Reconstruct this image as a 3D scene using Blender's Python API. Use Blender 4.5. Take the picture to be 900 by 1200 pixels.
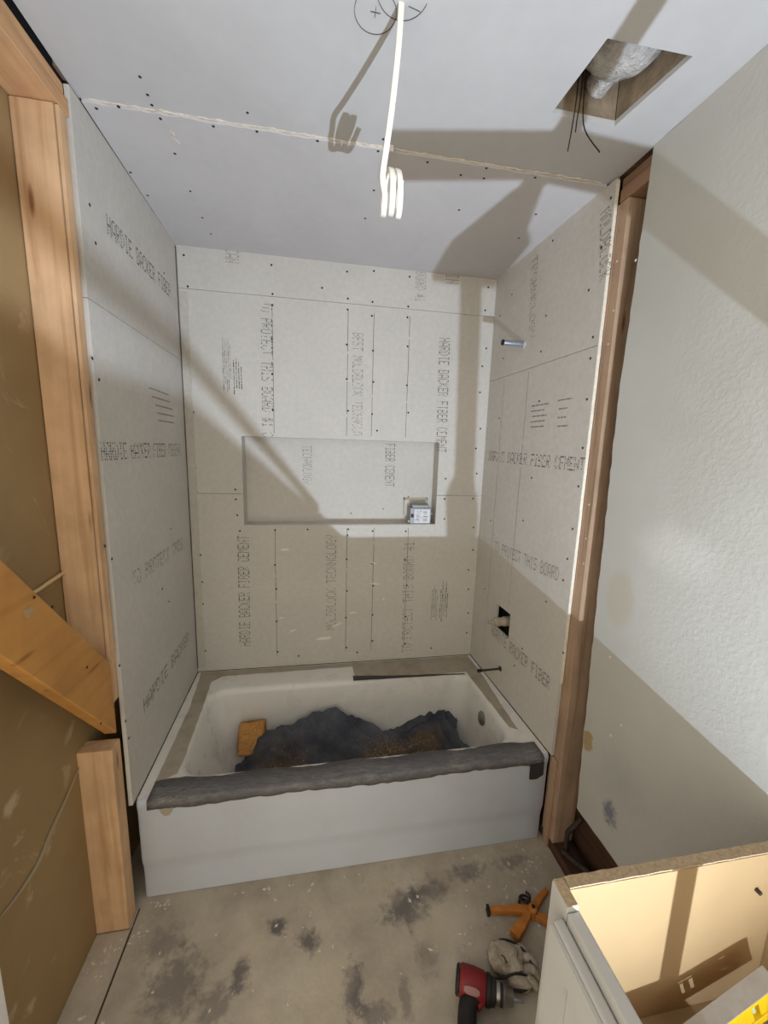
import bpy, bmesh, math, random
from mathutils import Vector, Matrix, noise
random.seed(7)
for o in list(bpy.data.objects): bpy.data.objects.remove(o)
S = bpy.context.scene
COL = S.collection

# ------------------------------------------------------------------ camera
FPX = 454.585
CAM = Vector((0.5993, -2.0043, 1.5958))
PITCH, YAW, ROLL = -0.1647, 0.1726, 0.0300
fwd = Vector((math.sin(YAW)*math.cos(PITCH), math.cos(YAW)*math.cos(PITCH), math.sin(PITCH)))
rgt = Vector((math.cos(YAW), -math.sin(YAW), 0)); upv = rgt.cross(fwd)
r2 = rgt*math.cos(ROLL)+upv*math.sin(ROLL); u2 = -rgt*math.sin(ROLL)+upv*math.cos(ROLL)
cam = bpy.data.objects.new('camera', bpy.data.cameras.new('camera'))
COL.objects.link(cam)
cam.data.sensor_fit = 'VERTICAL'; cam.data.sensor_height = 36; cam.data.lens = FPX*36/1200
cam.data.clip_start = 0.02
cam.matrix_world = Matrix(((r2.x, u2.x, -fwd.x, CAM.x), (r2.y, u2.y, -fwd.y, CAM.y), (r2.z, u2.z, -fwd.z, CAM.z), (0, 0, 0, 1)))
S.camera = cam
def hit(px, py, ax, v):           # a pixel's ray met with the wall, floor or ceiling plane it lies on
    d = r2*((px-450)/FPX)+u2*((600-py)/FPX)+fwd
    return CAM+d*((v-CAM[ax])/d[ax])

# ------------------------------------------------------------------ world and exposure
W = bpy.data.worlds.new('room_ambience'); S.world = W; W.use_nodes = True
W.node_tree.nodes['Background'].inputs[0].default_value = (1.0, 0.92, 0.75, 1)
W.node_tree.nodes['Background'].inputs[1].default_value = 1.85
S.view_settings.view_transform = 'Standard'; S.view_settings.look = 'None'
S.view_settings.exposure = 0.0; S.view_settings.gamma = 1.0
LAMP = Vector((1.15, -2.45, 0.75))          # lens of the work light standing in the cabinet
LAMP_POWER = 43.0

# ------------------------------------------------------------------ materials
MATS = {}
def srgb(r, g, b):
    f = lambda c: (c/255/12.92) if c/255 <= .04045 else ((c/255+.055)/1.055)**2.4
    return (f(r), f(g), f(b), 1)
class N:
    def __init__(s, name, rough=.8, metal=0.0, spec=.3):
        m = bpy.data.materials.new(name); m.use_nodes = True; s.m = m; s.t = m.node_tree; s.b = s.t.nodes['Principled BSDF']
        s.b.inputs['Roughness'].default_value = rough; s.b.inputs['Metallic'].default_value = metal
        s.b.inputs['Specular IOR Level'].default_value = spec
        MATS[name] = m
        s.co = s.t.nodes.new('ShaderNodeTexCoord').outputs['Object']
    def node(s, k, **kw):
        n = s.t.nodes.new(k)
        for a, v in kw.items(): setattr(n, a, v)
        return n
    def link(s, a, b): s.t.links.new(a, b)
    def mapping(s, scale):
        n = s.node('ShaderNodeMapping'); n.inputs['Scale'].default_value = scale; s.link(s.co, n.inputs[0]); return n.outputs[0]
    def noise(s, scale, detail=4, rough=.6, vec=None, dist=0):
        n = s.node('ShaderNodeTexNoise'); n.inputs['Scale'].default_value = scale; n.inputs['Detail'].default_value = detail
        n.inputs['Roughness'].default_value = rough; n.inputs['Distortion'].default_value = dist
        s.link(vec or s.co, n.inputs['Vector']); return n.outputs['Fac']
    def ramp(s, fac, stops):
        n = s.node('ShaderNodeValToRGB'); e = n.color_ramp.elements
        while len(e) < len(stops): e.new(.5)
        for x, (p, c) in zip(e, stops): x.position = p; x.color = c if len(c) == 4 else (*c, 1)
        s.link(fac, n.inputs[0]); return n.outputs[0]
    def mix(s, fac, a, b, mode='MIX'):
        n = s.node('ShaderNodeMix', data_type='RGBA', blend_type=mode)
        for sock, v in ((n.inputs[0], fac), (n.inputs[6], a), (n.inputs[7], b)):
            if hasattr(v, 'links') or hasattr(v, 'is_linked'): s.link(v, sock)
            else: sock.default_value = v
        return n.outputs[2]
    def math(s, op, a, b=None, c=None):
        n = s.node('ShaderNodeMath', operation=op)
        for i, v in enumerate((a, b, c)):
            if v is None: continue
            if hasattr(v, 'is_linked'): s.link(v, n.inputs[i])
            else: n.inputs[i].default_value = v
        return n.outputs[0]
    def color(s, c):
        if hasattr(c, 'is_linked'): s.link(c, s.b.inputs['Base Color'])
        else: s.b.inputs['Base Color'].default_value = c
    def bump(s, h, strength=.3, dist=.003):
        n = s.node('ShaderNodeBump'); n.inputs['Strength'].default_value = strength; n.inputs['Distance'].default_value = dist
        s.link(h, n.inputs['Height']); s.link(n.outputs[0], s.b.inputs['Normal'])
    def blob(s, c, size, edge=.35, nscale=18, namp=.5):
        """0..1 mask of an irregular mark centred at c with half-sizes size (object coordinates)"""
        v = s.node('ShaderNodeVectorMath', operation='SUBTRACT'); s.link(s.co, v.inputs[0]); v.inputs[1].default_value = c
        d = s.node('ShaderNodeVectorMath', operation='DIVIDE'); s.link(v.outputs[0], d.inputs[0]); d.inputs[1].default_value = size
        l = s.node('ShaderNodeVectorMath', operation='LENGTH'); s.link(d.outputs[0], l.inputs[0])
        nz = s.noise(nscale, 5, .65)
        t = s.math('ADD', l.outputs['Value'], s.math('MULTIPLY', s.math('SUBTRACT', nz, .5), namp*4))
        mr = s.node('ShaderNodeMapRange'); s.link(t, mr.inputs[0])
        mr.inputs[1].default_value = 1+edge; mr.inputs[2].default_value = 1-edge; mr.inputs[3].default_value = 0; mr.inputs[4].default_value = 1
        return mr.outputs[0]

def speckled(name, base, var=.08, scale=60, rough=.9, bump=.15, metal=0, spec=.25, big=.06):
    n = N(name, rough, metal, spec)
    lo = tuple(c*(1-var) for c in base[:3])+(1,); hi = tuple(min(1, c*(1+var)) for c in base[:3])+(1,)
    c1 = n.ramp(n.noise(scale), [(.3, lo), (.7, hi)])
    g = n.ramp(n.noise(3.1, 3), [(.3, (1-big,)*3), (.7, (1+big*.3,)*3)])
    n.color(n.mix(1.0, c1, g, 'MULTIPLY'))
    if bump: n.bump(n.noise(scale*4, 3), bump, .0015)
    return n.m
def plain(name, c, rough=.6, metal=0, spec=.4): 
    n = N(name, rough, metal, spec); n.color(c); return n.m
def wood(name, light, dark, axis='Z', rough=.75, knots=True, gs=1.0):
    n = N(name, rough, 0, .25)
    sc = {'X': (1.6, 38, 38), 'Y': (38, 1.6, 38), 'Z': (38, 38, 1.6)}[axis]
    sc = tuple(a*gs for a in sc)
    g = n.noise(1.0, 6, .6, n.mapping(sc), .6)
    c = n.ramp(g, [(.28, dark), (.5, light), (.72, tuple(min(1, x*1.1) for x in light[:3])+(1,))])
    st = n.ramp(n.noise(5.5, 4, .6), [(.35, (.74, .72, .70)), (.6, (1, 1, 1))])
    c = n.mix(.7, c, st, 'MULTIPLY')
    if knots:
        v = n.node('ShaderNodeTexVoronoi'); v.inputs['Scale'].default_value = 1.0
        n.link(n.mapping({'X': (3, 16, 16), 'Y': (16, 3, 16), 'Z': (16, 16, 3)}[axis]), v.inputs['Vector'])
        k = n.ramp(v.outputs['Distance'], [(.05, (.35, .2, .12)), (.13, (1, 1, 1))])
        c = n.mix(.8, c, k, 'MULTIPLY')
    n.color(c); n.bump(g, .25, .002); return n.m

BOARD = speckled('fiber_cement', srgb(198, 193, 186), .05, 45, .95, .12)
BOARD_EDGE = speckled('fiber_cement_cut_edge', srgb(225, 216, 200), .1, 120, .95, .3)
GREYDW = speckled('grey_drywall_paper', srgb(196, 192, 192), .02, 30, .95, .05)
CEILW = speckled('ceiling_drywall_paper', srgb(192, 190, 190), .02, 25, .95, .05)
GYPSUM = speckled('gypsum_core', srgb(214, 203, 188), .2, 50, .95, .5)
INK = plain('printed_ink', srgb(92, 86, 88), .9)
INKL = plain('printed_ink_faint', srgb(128, 121, 118), .9)
PENCIL = plain('pencil_line', srgb(96, 90, 84), .9)
SCREW = plain('dark_screw', srgb(48, 44, 42), .5, .5)
DARK = plain('dark_void', srgb(22, 18, 16), .95)
KRAFT = None
n = N('kraft_paper_back', .85, 0, .2)
c = n.ramp(n.noise(2.2, 4), [(.3, srgb(146, 121, 84)), (.7, srgb(164, 138, 100))])
sm = n.ramp(n.noise(1, 5, .6, n.mapping((6, 4, 5)), 2.0), [(.60, (0, 0, 0)), (.72, (.6, .6, .6))])
n.color(n.mix(sm, c, srgb(206, 186, 152))); n.bump(n.noise(40), .08, .002); KRAFT = n.m
STUD = wood('fir_stud', srgb(214, 176, 138), srgb(190, 148, 110), 'Z')
STUDY = wood('fir_plate', srgb(206, 162, 120), srgb(176, 130, 92), 'Y')
BRACE = wood('amber_brace', srgb(194, 140, 76), srgb(172, 118, 58), 'Y', .45, True, .35)
OLD = wood('old_redwood', srgb(174, 146, 122), srgb(138, 110, 88), 'Z')
OLDY = wood('old_redwood_plate', srgb(150, 116, 94), srgb(104, 78, 62), 'Y')
ROT = wood('old_dark_wood', srgb(84, 60, 46), srgb(46, 32, 26), 'Y')
PARTICLE = speckled('particle_board_edge', srgb(168, 146, 118), .25, 160, .95, .6)
MAPLE = speckled('melamine_interior', srgb(158, 130, 92), .02, 20, .7, .03)
CABWHITE = speckled('cabinet_paint', srgb(176, 173, 170), .02, 20, .45, .02)
ENAMEL = N('tub_enamel', .22, 0, .5)
ENAMEL.color(ENAMEL.mix(ENAMEL.ramp(ENAMEL.noise(7, 5, .7), [(.45, (0, 0, 0)), (.8, (.3, .3, .3))]), ENAMEL.mix(ENAMEL.math('MULTIPLY', ENAMEL.blob((.18, -.37, .20), (.03, .018, .03), .5, 40, .5), .6), srgb(220, 217, 212), srgb(160, 146, 112)), srgb(186, 175, 158)))
rr = ENAMEL.ramp(ENAMEL.noise(9, 4), [(.3, (.18,)*3), (.7, (.5,)*3)]); ENAMEL.link(rr, ENAMEL.b.inputs['Roughness']); ENAMEL = ENAMEL.m
n = N('apron_enamel', .35, 0, .45)
n.color(n.mix(n.ramp(n.noise(5, 5, .7), [(.4, (0, 0, 0)), (.8, (.35, .35, .35))]), srgb(196, 201, 212), srgb(180, 177, 174))); APRON = n.m
n = N('dusty_dark_tape', .6, 0, .35)
f = n.ramp(n.noise(1, 6, .75, n.mapping((22, 110, 60)), 1.0), [(.40, (0, 0, 0)), (.72, (.8, .8, .8))])
f2 = n.ramp(n.noise(4, 4, .6), [(.35, (.35, .35, .35)), (.65, (1, 1, 1))])
n.color(n.mix(n.mix(1.0, f, f2, 'MULTIPLY'), srgb(92, 92, 98), srgb(168, 161, 152))); n.bump(n.noise(60), .3, .002); TAPE = n.m
TAPEB = plain('black_tape', srgb(58, 56, 58), .5)
n = N('dusty_paper_tape', .85, 0, .2)
n.color(n.ramp(n.noise(9, 5, .65), [(.3, srgb(148, 138, 125)), (.55, srgb(170, 159, 143)), (.75, srgb(150, 146, 143))])); PTAPE = n.m
LTAPE = speckled('pale_joint_tape', srgb(188, 182, 172), .08, 40, .95, .2)
WHITEP = speckled('white_paint', srgb(226, 224, 220), .01, 20, .6, .02)
ROMEX = speckled('white_cable_jacket', srgb(236, 232, 222), .03, 60, .5, .05)
CABLEY = plain('yellow_cable_jacket', srgb(206, 180, 134), .6)
ZINC = plain('zinc_pipe', srgb(176, 184, 196), .35, .85)
BRASSD = speckled('dusty_brass', srgb(168, 158, 140), .15, 60, .7, .2)
IRON = speckled('dark_iron_pipe', srgb(70, 60, 54), .3, 60, .6, .2, .4)
CHROME = plain('dull_chrome', srgb(150, 148, 142), .4, .8)
DUCT = None
n = N('dusty_duct', .9, 0, .2); nz = n.noise(38, 5, .7)
n.color(n.ramp(nz, [(.25, srgb(150, 142, 136)), (.6, srgb(205, 200, 196))])); n.bump(nz, .9, .02); DUCT = n.m
HOUSING = speckled('grimy_housing', srgb(150, 132, 110), .35, 25, .9, .5)
CLOTH = N('navy_cloth', .95, 0, .1)
f = CLOTH.ramp(CLOTH.noise(26, 6, .75), [(.54, (0, 0, 0)), (.70, (.45, .45, .45))])
c = CLOTH.mix(f, CLOTH.ramp(CLOTH.noise(7, 4, .6), [(.35, srgb(66, 68, 78)), (.65, srgb(96, 98, 106))]), srgb(118, 106, 90))
for ce_, sz_ in (((.42, -.46, .1), (.16, .10, .5)), ((1.0, -.40, .13), (.17, .06, .5)), ((1.15, -.33, .13), (.08, .05, .5))):
    c = CLOTH.mix(CLOTH.math('MULTIPLY', CLOTH.blob(ce_, sz_, .5, 40, .6), .75), c, srgb(104, 86, 62))
CLOTH.color(c); CLOTH.bump(CLOTH.noise(220, 2), .3, .002); CLOTH = CLOTH.m
FOAM = speckled('cork_brown_foam', srgb(188, 138, 80), .3, 110, .95, .8)
SAWDUST = speckled('sawdust', srgb(158, 134, 104), .3, 90, .95, 0)
CHIP = plain('pale_chip', srgb(200, 190, 175), .9)
RED = speckled('red_plastic', srgb(124, 38, 40), .12, 40, .45, .05)
BLACKP = speckled('black_plastic', srgb(40, 37, 36), .2, 40, .55, .1)
ORANGE = speckled('orange_plastic', srgb(184, 116, 52), .2, 30, .6, .1)
GLOVE = None
n = N('dusty_glove', .95, 0, .1); nz = n.noise(30, 5, .65)
n.color(n.ramp(nz, [(.3, srgb(120, 108, 94)), (.55, srgb(176, 165, 149))])); n.bump(nz, .6, .006); GLOVE = n.m
YELLOW = plain('yellow_level', srgb(228, 184, 20), .45)
LEVELG = speckled('level_top_aluminium', srgb(168, 163, 158), .08, 50, .5, .1, .3)
VIAL = plain('vial_green', srgb(186, 196, 150), .2)
LABELW = plain('white_label', srgb(214, 214, 218), .6)
BOXG = speckled('grey_box_metal', srgb(150, 152, 152), .1, 50, .5, .1, .3)
SMEAR = plain('pale_compound', srgb(226, 220, 210), .9)

n = N('white_wall_paint', .75, 0, .3)
c = n.ramp(n.noise(2.3, 4, .6), [(.3, srgb(179, 177, 170)), (.7, srgb(189, 188, 183))])
c = n.mix(n.math('MULTIPLY', n.blob((1.53, -.995, 1.15), (.3, .055, .09), .2, 20, .12), .55), c, srgb(178, 168, 152))
c = n.mix(n.math('MULTIPLY', n.blob((1.53, -1.15, 1.35), (.3, .10, .06), .5, 12, .3), .3), c, srgb(222, 220, 216))
c = n.mix(n.math('MULTIPLY', n.blob((1.53, -1.072, .455), (.3, .024, .034), .5, 75, .75), .75), c, srgb(92, 92, 112))
c = n.mix(n.math('MULTIPLY', n.blob((1.53, -1.09, .60), (.3, .06, .06), .8, 30, .4), .22), c, srgb(130, 130, 142))
c = n.mix(n.blob((1.53, -.94, .605), (.3, .026, .042), .10, 14, .42), c, srgb(166, 142, 106))
n.color(c)
tx = n.ramp(n.noise(80, 3, .55), [(.45, (0, 0, 0)), (.6, (1, 1, 1))])
sx = n.node('ShaderNodeSeparateXYZ'); n.link(n.co, sx.inputs[0])
mr = n.node('ShaderNodeMapRange'); n.link(sx.outputs['Y'], mr.inputs[0]); mr.inputs[1].default_value = -1.02; mr.inputs[2].default_value = -1.25
hh = n.math('MULTIPLY', n.math('ADD', n.math('MULTIPLY', mr.outputs[0], .8), .12), tx)
n.bump(hh, .16, .002); WALLW = n.m

n = N('dusty_subfloor', .92, 0, .2)
c = n.ramp(n.noise(6, 6, .65), [(.3, srgb(158, 147, 133)), (.55, srgb(180, 169, 153)), (.75, srgb(194, 184, 170))])
for (px, py, sx_, sy_, a) in [(475, 1062, .085, .07, .85), (505, 1045, .07, .05, .6), (325, 1086, .04, .03, .9), (361, 1103, .04, .035, .85), (282, 1142, .03, .045, .8),
        (205, 1155, .09, .09, .6), (195, 1105, .07, .05, .45), (415, 1160, .035, .07, .85), (440, 1190, .06, .03, .6), (548, 1022, .09, .035, .6), (600, 1010, .07, .03, .5), (250, 1180, .06, .05, .55), (500, 1120, .04, .05, .4), (475, 1170, .02, .06, .5)]:
    p = hit(px, py, 2, 0)
    m = n.blob((p.x, p.y, 0), (sx_*.75, sy_*.75, .5), .45, 30, .95)
    c = n.mix(n.math('MULTIPLY', m, a), c, srgb(98, 93, 94))
for (px, py, sx_, sy_) in [(452, 1045, .05, .04), (380, 1150, .07, .06), (300, 1110, .05, .03), (520, 1080, .1, .06)]:
    p = hit(px, py, 2, 0); c = n.mix(n.math('MULTIPLY', n.blob((p.x, p.y, 0), (sx_, sy_, .5), .5, 20, .3), .5), c, srgb(192, 180, 160))
sc1 = n.ramp(n.noise(1, 6, .7, n.mapping((34, 12, 1)), 1.5), [(.62, (0, 0, 0)), (.70, (.5, .5, .5))])
rg = n.ramp(n.noise(4.5, 3, .5), [(.48, (0, 0, 0)), (.6, (1, 1, 1))])
c = n.mix(n.mix(1.0, sc1, rg, 'MULTIPLY'), c, srgb(92, 88, 90))
n.color(c); n.bump(n.noise(70, 4), .3, .004); FLOOR = n.m

# ------------------------------------------------------------------ helpers
ROOT = {}
def tag(o, label=None, cat=None, group=None, kind=None):
    if label: o['label'] = label
    if cat: o['category'] = cat
    if group: o['group'] = group
    if kind: o['kind'] = kind
    return o
def thing(name, loc, label=None, cat=None, kind=None, group=None):
    o = bpy.data.objects.new(name, None); COL.objects.link(o); o.location = loc; o.empty_display_size = .05
    ROOT[o.name] = Vector(loc); return tag(o, label, cat, group, kind)
def link(name, me, mat, parent=None, smooth=False, kind=None, label=None):
    o = bpy.data.objects.new(name, me); COL.objects.link(o)
    if mat and not me.materials: me.materials.append(mat)
    if smooth:
        for p in me.polygons: p.use_smooth = True
        me.set_sharp_from_angle(angle=math.radians(42))
    if parent:
        o.parent = parent
        if parent.name in ROOT: o.matrix_parent_inverse = Matrix.Translation(-ROOT[parent.name])
    if kind: o['kind'] = kind
    if label: o['label'] = label
    return o
def mesh(bm, name='m'):
    bmesh.ops.recalc_face_normals(bm, faces=bm.faces[:])
    me = bpy.data.meshes.new(name); bm.to_mesh(me); bm.free(); return me
def add_box(bm, lo, hi, bevel=0, M=None, seg=2):
    r = bmesh.ops.create_cube(bm, size=1)['verts']
    for v in r:
        v.co = Vector([(lo[i]+hi[i])/2+v.co[i]*(hi[i]-lo[i]) for i in range(3)])
    if bevel:
        es = list({e for v in r for e in v.link_edges})
        out = bmesh.ops.bevel(bm, geom=es, offset=bevel, segments=seg, affect='EDGES', profile=.5)
        r = list({v for f in out['faces'] for v in f.verts} | {v for v in r if v.is_valid})
    if M is not None:
        for v in r: v.co = M @ v.co
    return r
def box(name, lo, hi, mat, parent=None, bevel=0, M=None, seg=2, smooth=False, **kw):
    bm = bmesh.new(); add_box(bm, lo, hi, bevel, M, seg); return link(name, mesh(bm, name), mat, parent, smooth, **kw)
def frames(path, closed=False):
    T = []
    for i in range(len(path)):
        a = path[max(i-1, 0)]; b = path[min(i+1, len(path)-1)]; T.append((b-a).normalized())
    return T
def add_sweep(bm, path, prof, ref=None, cap=True):
    """prof: list of (a,b) or function i->list; ref: fixed side axis"""
    path = [Vector(p) for p in path]; T = frames(path); rings = []
    nrm = None
    for i, (p, t) in enumerate(zip(path, T)):
        if ref is not None:
            s = (ref-t*ref.dot(t)).normalized()
        else:
            if nrm is None:
                a = Vector((0, 0, 1)) if abs(t.z) < .9 else Vector((1, 0, 0)); nrm = (a-t*a.dot(t)).normalized()
            nrm = (nrm-t*nrm.dot(t)).normalized(); s = nrm
        q = t.cross(s)
        pr = prof(i/(len(path)-1)) if callable(prof) else prof
        rings.append([bm.verts.new(p+s*a+q*b) for a, b in pr])
    for r0, r1 in zip(rings, rings[1:]):
        k = len(r0)
        for j in range(k): bm.faces.new((r0[j], r0[(j+1) % k], r1[(j+1) % k], r1[j]))
    if cap: bm.faces.new(rings[0][::-1]); bm.faces.new(rings[-1])
def circ(r, n=12, sx=1, sy=1): return [(r*sx*math.cos(2*math.pi*i/n), r*sy*math.sin(2*math.pi*i/n)) for i in range(n)]
def tube(name, path, r, mat, parent=None, n=12, smooth=True, **kw):
    bm = bmesh.new(); pr = (lambda t: circ(r(t), n)) if callable(r) else circ(r, n)
    add_sweep(bm, path, pr); return link(name, mesh(bm, name), mat, parent, smooth, **kw)
def lathe(name, base, axis, prof, mat, parent=None, n=20, **kw):
    """prof: (distance along axis, radius)"""
    axis = Vector(axis).normalized(); a = Vector((0, 0, 1)) if abs(axis.z) < .9 else Vector((1, 0, 0))
    s = (a-axis*a.dot(axis)).normalized(); q = axis.cross(s); base = Vector(base)
    bm = bmesh.new(); rings = []
    for d, r in prof: rings.append([bm.verts.new(base+axis*d+(s*math.cos(2*math.pi*i/n)+q*math.sin(2*math.pi*i/n))*max(r, 1e-4)) for i in range(n)])
    for a0, a1 in zip(rings, rings[1:]):
        for j in range(n): bm.faces.new((a0[j], a0[(j+1) % n], a1[(j+1) % n], a1[j]))
    bm.faces.new(rings[0][::-1]); bm.faces.new(rings[-1])
    o = link(name, mesh(bm, name), mat, parent, True, **kw)
    return o
def smoothpath(pts, sub=8):
    pts = [Vector(p) for p in pts]; out = []
    for i in range(len(pts)-1):
        p0 = pts[max(i-1, 0)]; p1 = pts[i]; p2 = pts[i+1]; p3 = pts[min(i+2, len(pts)-1)]
        for k in range(sub):
            t = k/sub; out.append(.5*((2*p1)+(p2-p0)*t+(2*p0-5*p1+4*p2-p3)*t*t+(3*p1-p0-3*p2+p3)*t**3))
    out.append(pts[-1]); return out
class Frame:
    """a wall's own (u along, v up, n out of the face) coordinates"""
    def __init__(s, o, u, v, nn): s.o, s.u, s.v, s.n = Vector(o), Vector(u).normalized(), Vector(v).normalized(), Vector(nn).normalized()
    def p(s, u, v, n=0): return s.o+s.u*u+s.v*v+s.n*n
    def px(s, x, y):
        d = r2*((x-450)/FPX)+u2*((600-y)/FPX)+fwd
        q = CAM+d*((s.o-CAM).dot(s.n)/d.dot(s.n))-s.o
        return q.dot(s.u), q.dot(s.v)
def add_prism(bm, fr, poly, n0, n1):
    a = [bm.verts.new(fr.p(u, v, n0)) for u, v in poly]; b = [bm.verts.new(fr.p(u, v, n1)) for u, v in poly]; k = len(poly)
    bm.faces.new(a); bm.faces.new(b[::-1])
    for i in range(k): bm.faces.new((a[i], a[(i+1) % k], b[(i+1) % k], b[i]))
def prism(name, fr, poly, n0, n1, mat, parent=None, **kw):
    bm = bmesh.new(); add_prism(bm, fr, poly, n0, n1); return link(name, mesh(bm, name), mat, parent, **kw)
def ring_prism(name, fr, outer, inner, n0, n1, mat, parent=None, **kw):
    """a four-cornered plate with a four-cornered hole"""
    bm = bmesh.new(); V = {}
    for tagk, poly in (('o', outer), ('i', inner)):
        for n_ in (n0, n1): V[tagk, n_] = [bm.verts.new(fr.p(u, v, n_)) for u, v in poly]
    for i in range(4):
        j = (i+1) % 4
        for n_ in (n0, n1): bm.faces.new((V['o', n_][i], V['o', n_][j], V['i', n_][j], V['i', n_][i]))
        for k in 'oi': bm.faces.new((V[k, n0][i], V[k, n0][j], V[k, n1][j], V[k, n1][i]))
    return link(name, mesh(bm, name), mat, parent, **kw)
def rect(u0, u1, v0, v1): return [(u0, v0), (u1, v0), (u1, v1), (u0, v1)]
FONT = {k: [int(b, 16) for b in v.split()] for k, v in {
 'A': '7E 11 11 11 7E', 'B': '7F 49 49 49 36', 'C': '3E 41 41 41 22', 'D': '7F 41 41 22 1C', 'E': '7F 49 49 49 41', 'F': '7F 09 09 09 01', 'G': '3E 41 49 49 7A',
 'H': '7F 08 08 08 7F', 'I': '00 41 7F 41 00', 'K': '7F 08 14 22 41', 'L': '7F 40 40 40 40', 'M': '7F 02 0C 02 7F', 'N': '7F 04 08 10 7F', 'O': '3E 41 41 41 3E',
 'P': '7F 09 09 09 06', 'R': '7F 09 19 29 46', 'S': '46 49 49 49 31', 'T': '01 01 7F 01 01', 'U': '3F 40 40 40 3F', 'W': '3F 40 38 40 3F', 'Y': '07 08 70 08 07', '#': '14 7F 14 7F 14', '1': '00 42 7F 40 00', ' ': '0 0 0 0 0'}.items()}
def print_text(fr, text, a, b, height, mat, parent, drop=.06, lift=.0007, side=1):
    """inkjet dot lettering whose middle line runs from a to b in the frame's (u,v)"""
    a = Vector(a); b = Vector(b); d = b-a; L = d.length; d /= L; upd = Vector((-d.y, d.x))*side
    cw = L/len(text)/6; rh = height/7; bm = bmesh.new()
    for i, ch in enumerate(text):
        for cx, bits in enumerate(FONT[ch]):
            for ry in range(7):
                if bits >> ry & 1 and random.random() > drop:
                    c0 = a+d*((i*6+cx+.5)*cw)+upd*(height/2-(ry+.5)*rh)
                    hx, hy = cw*.40, rh*.34
                    vs = [c0+d*sx*hx+upd*sy*hy for sx, sy in ((-1, -1), (1, -1), (1, 1), (-1, 1))]
                    bm.faces.new([bm.verts.new(fr.p(v.x, v.y, lift)) for v in vs])
    return link('lettering', mesh(bm, 'lettering'), mat, parent)
def print_block(fr, u0, u1, v0, v1, lines, mat, parent, vertical=True, lift=.0007):
    """small print too fine to read: rows of short dashes"""
    bm = bmesh.new()
    for i in range(lines):
        t = (i+.5)/lines; w = (u1-u0) if vertical else (v1-v0)
        l0, l1 = (v0, v1) if vertical else (u0, u1); p = l0+(l1-l0)*random.random()*.25; end = l1-(l1-l0)*random.random()*.35
        while p < end:
            q = min(end, p+random.uniform(.008, .03)); th = min(.0022, w/lines*random.choice((.10, .14, .24))); cpos = (u0 if vertical else v0)+w*t
            pts = [(cpos-th, p), (cpos+th, p), (cpos+th, q), (cpos-th, q)]
            if not vertical: pts = [(y, x) for x, y in pts]
            bm.faces.new([bm.verts.new(fr.p(u, v, lift)) for u, v in pts]); p = q+.004
    return link('lettering', mesh(bm, 'lettering'), mat, parent)
def heads(fr, pts, r, parent, mat=SCREW, name='screw_heads', lift=.0012):
    bm = bmesh.new()
    for u, v in pts:
        c0 = [bm.verts.new(fr.p(u+r*math.cos(k*math.pi/3), v+r*math.sin(k*math.pi/3), 0.0002)) for k in range(6)]
        c1 = [bm.verts.new(fr.p(u+r*.8*math.cos(k*math.pi/3), v+r*.8*math.sin(k*math.pi/3), lift)) for k in range(6)]
        bm.faces.new(c1)
        for k in range(6): bm.faces.new((c0[k], c0[(k+1) % 6], c1[(k+1) % 6], c1[k]))
    return link(name, mesh(bm, name), mat, parent, kind='stuff')
def vline(fr, u, v0, v1, w, mat, parent, name='pencil_line'):
    bm = bmesh.new(); v = v0; k = 0
    while v < v1:
        q = min(v1, v+random.uniform(.08, .2)); j = random.uniform(-.0006, .0006)
        bm.faces.new([bm.verts.new(fr.p(*p, .0006)) for p in ((u-w+j, v), (u+w+j, v), (u+w+j, q), (u-w+j, q))]); v = q+random.choice((0, 0, .012))
    return link(name, mesh(bm, name), mat, parent)
def jag(pts, amp=.003, step=.02, closed=True):
    out = []
    for (a, b) in zip(pts, pts[1:]+(pts[:1] if closed else [])):
        a = Vector(a); b = Vector(b); k = max(1, int((b-a).length/step))
        for i in range(k): out.append(tuple(a+(b-a)*i/k+(Vector((random.uniform(-amp, amp), random.uniform(-amp, amp))) if i else Vector((0, 0)))))
    return out

# ------------------------------------------------------------------ setting
ZM, ZA = 2.455, 2.447          # ceiling of the room, ceiling of the tub alcove
XL0, XR0 = -.018, 1.4915       # the alcove's side walls at the back; they splay to 0 and 1.52 at the front
FB = Frame((0, 0, 0), (1, 0, 0), (0, 0, 1), (0, -1, 0))
dl = Vector((0-XL0, -.782, 0)); FL = Frame((XL0, 0, 0), dl, (0, 0, 1), Vector((-dl.y, dl.x, 0)))
dr = Vector((1.52-XR0, -.775, 0)); FR = Frame((XR0, 0, 0), dr, (0, 0, 1), Vector((dr.y, -dr.x, 0)))
FC = Frame((0, 0, ZM), (1, 0, 0), (0, 1, 0), (0, 0, -1)); FCA = Frame((0, 0, ZA), (1, 0, 0), (0, 1, 0), (0, 0, -1))
FW = Frame((1.53, 0, 0), (0, -1, 0), (0, 0, 1), (-1, 0, 0))
ULEN, RLEN = dl.length, dr.length

floor = box('floor', (-.14, -3.3, -.05), (1.75, .13, 0), FLOOR); tag(floor, kind='structure')
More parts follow.
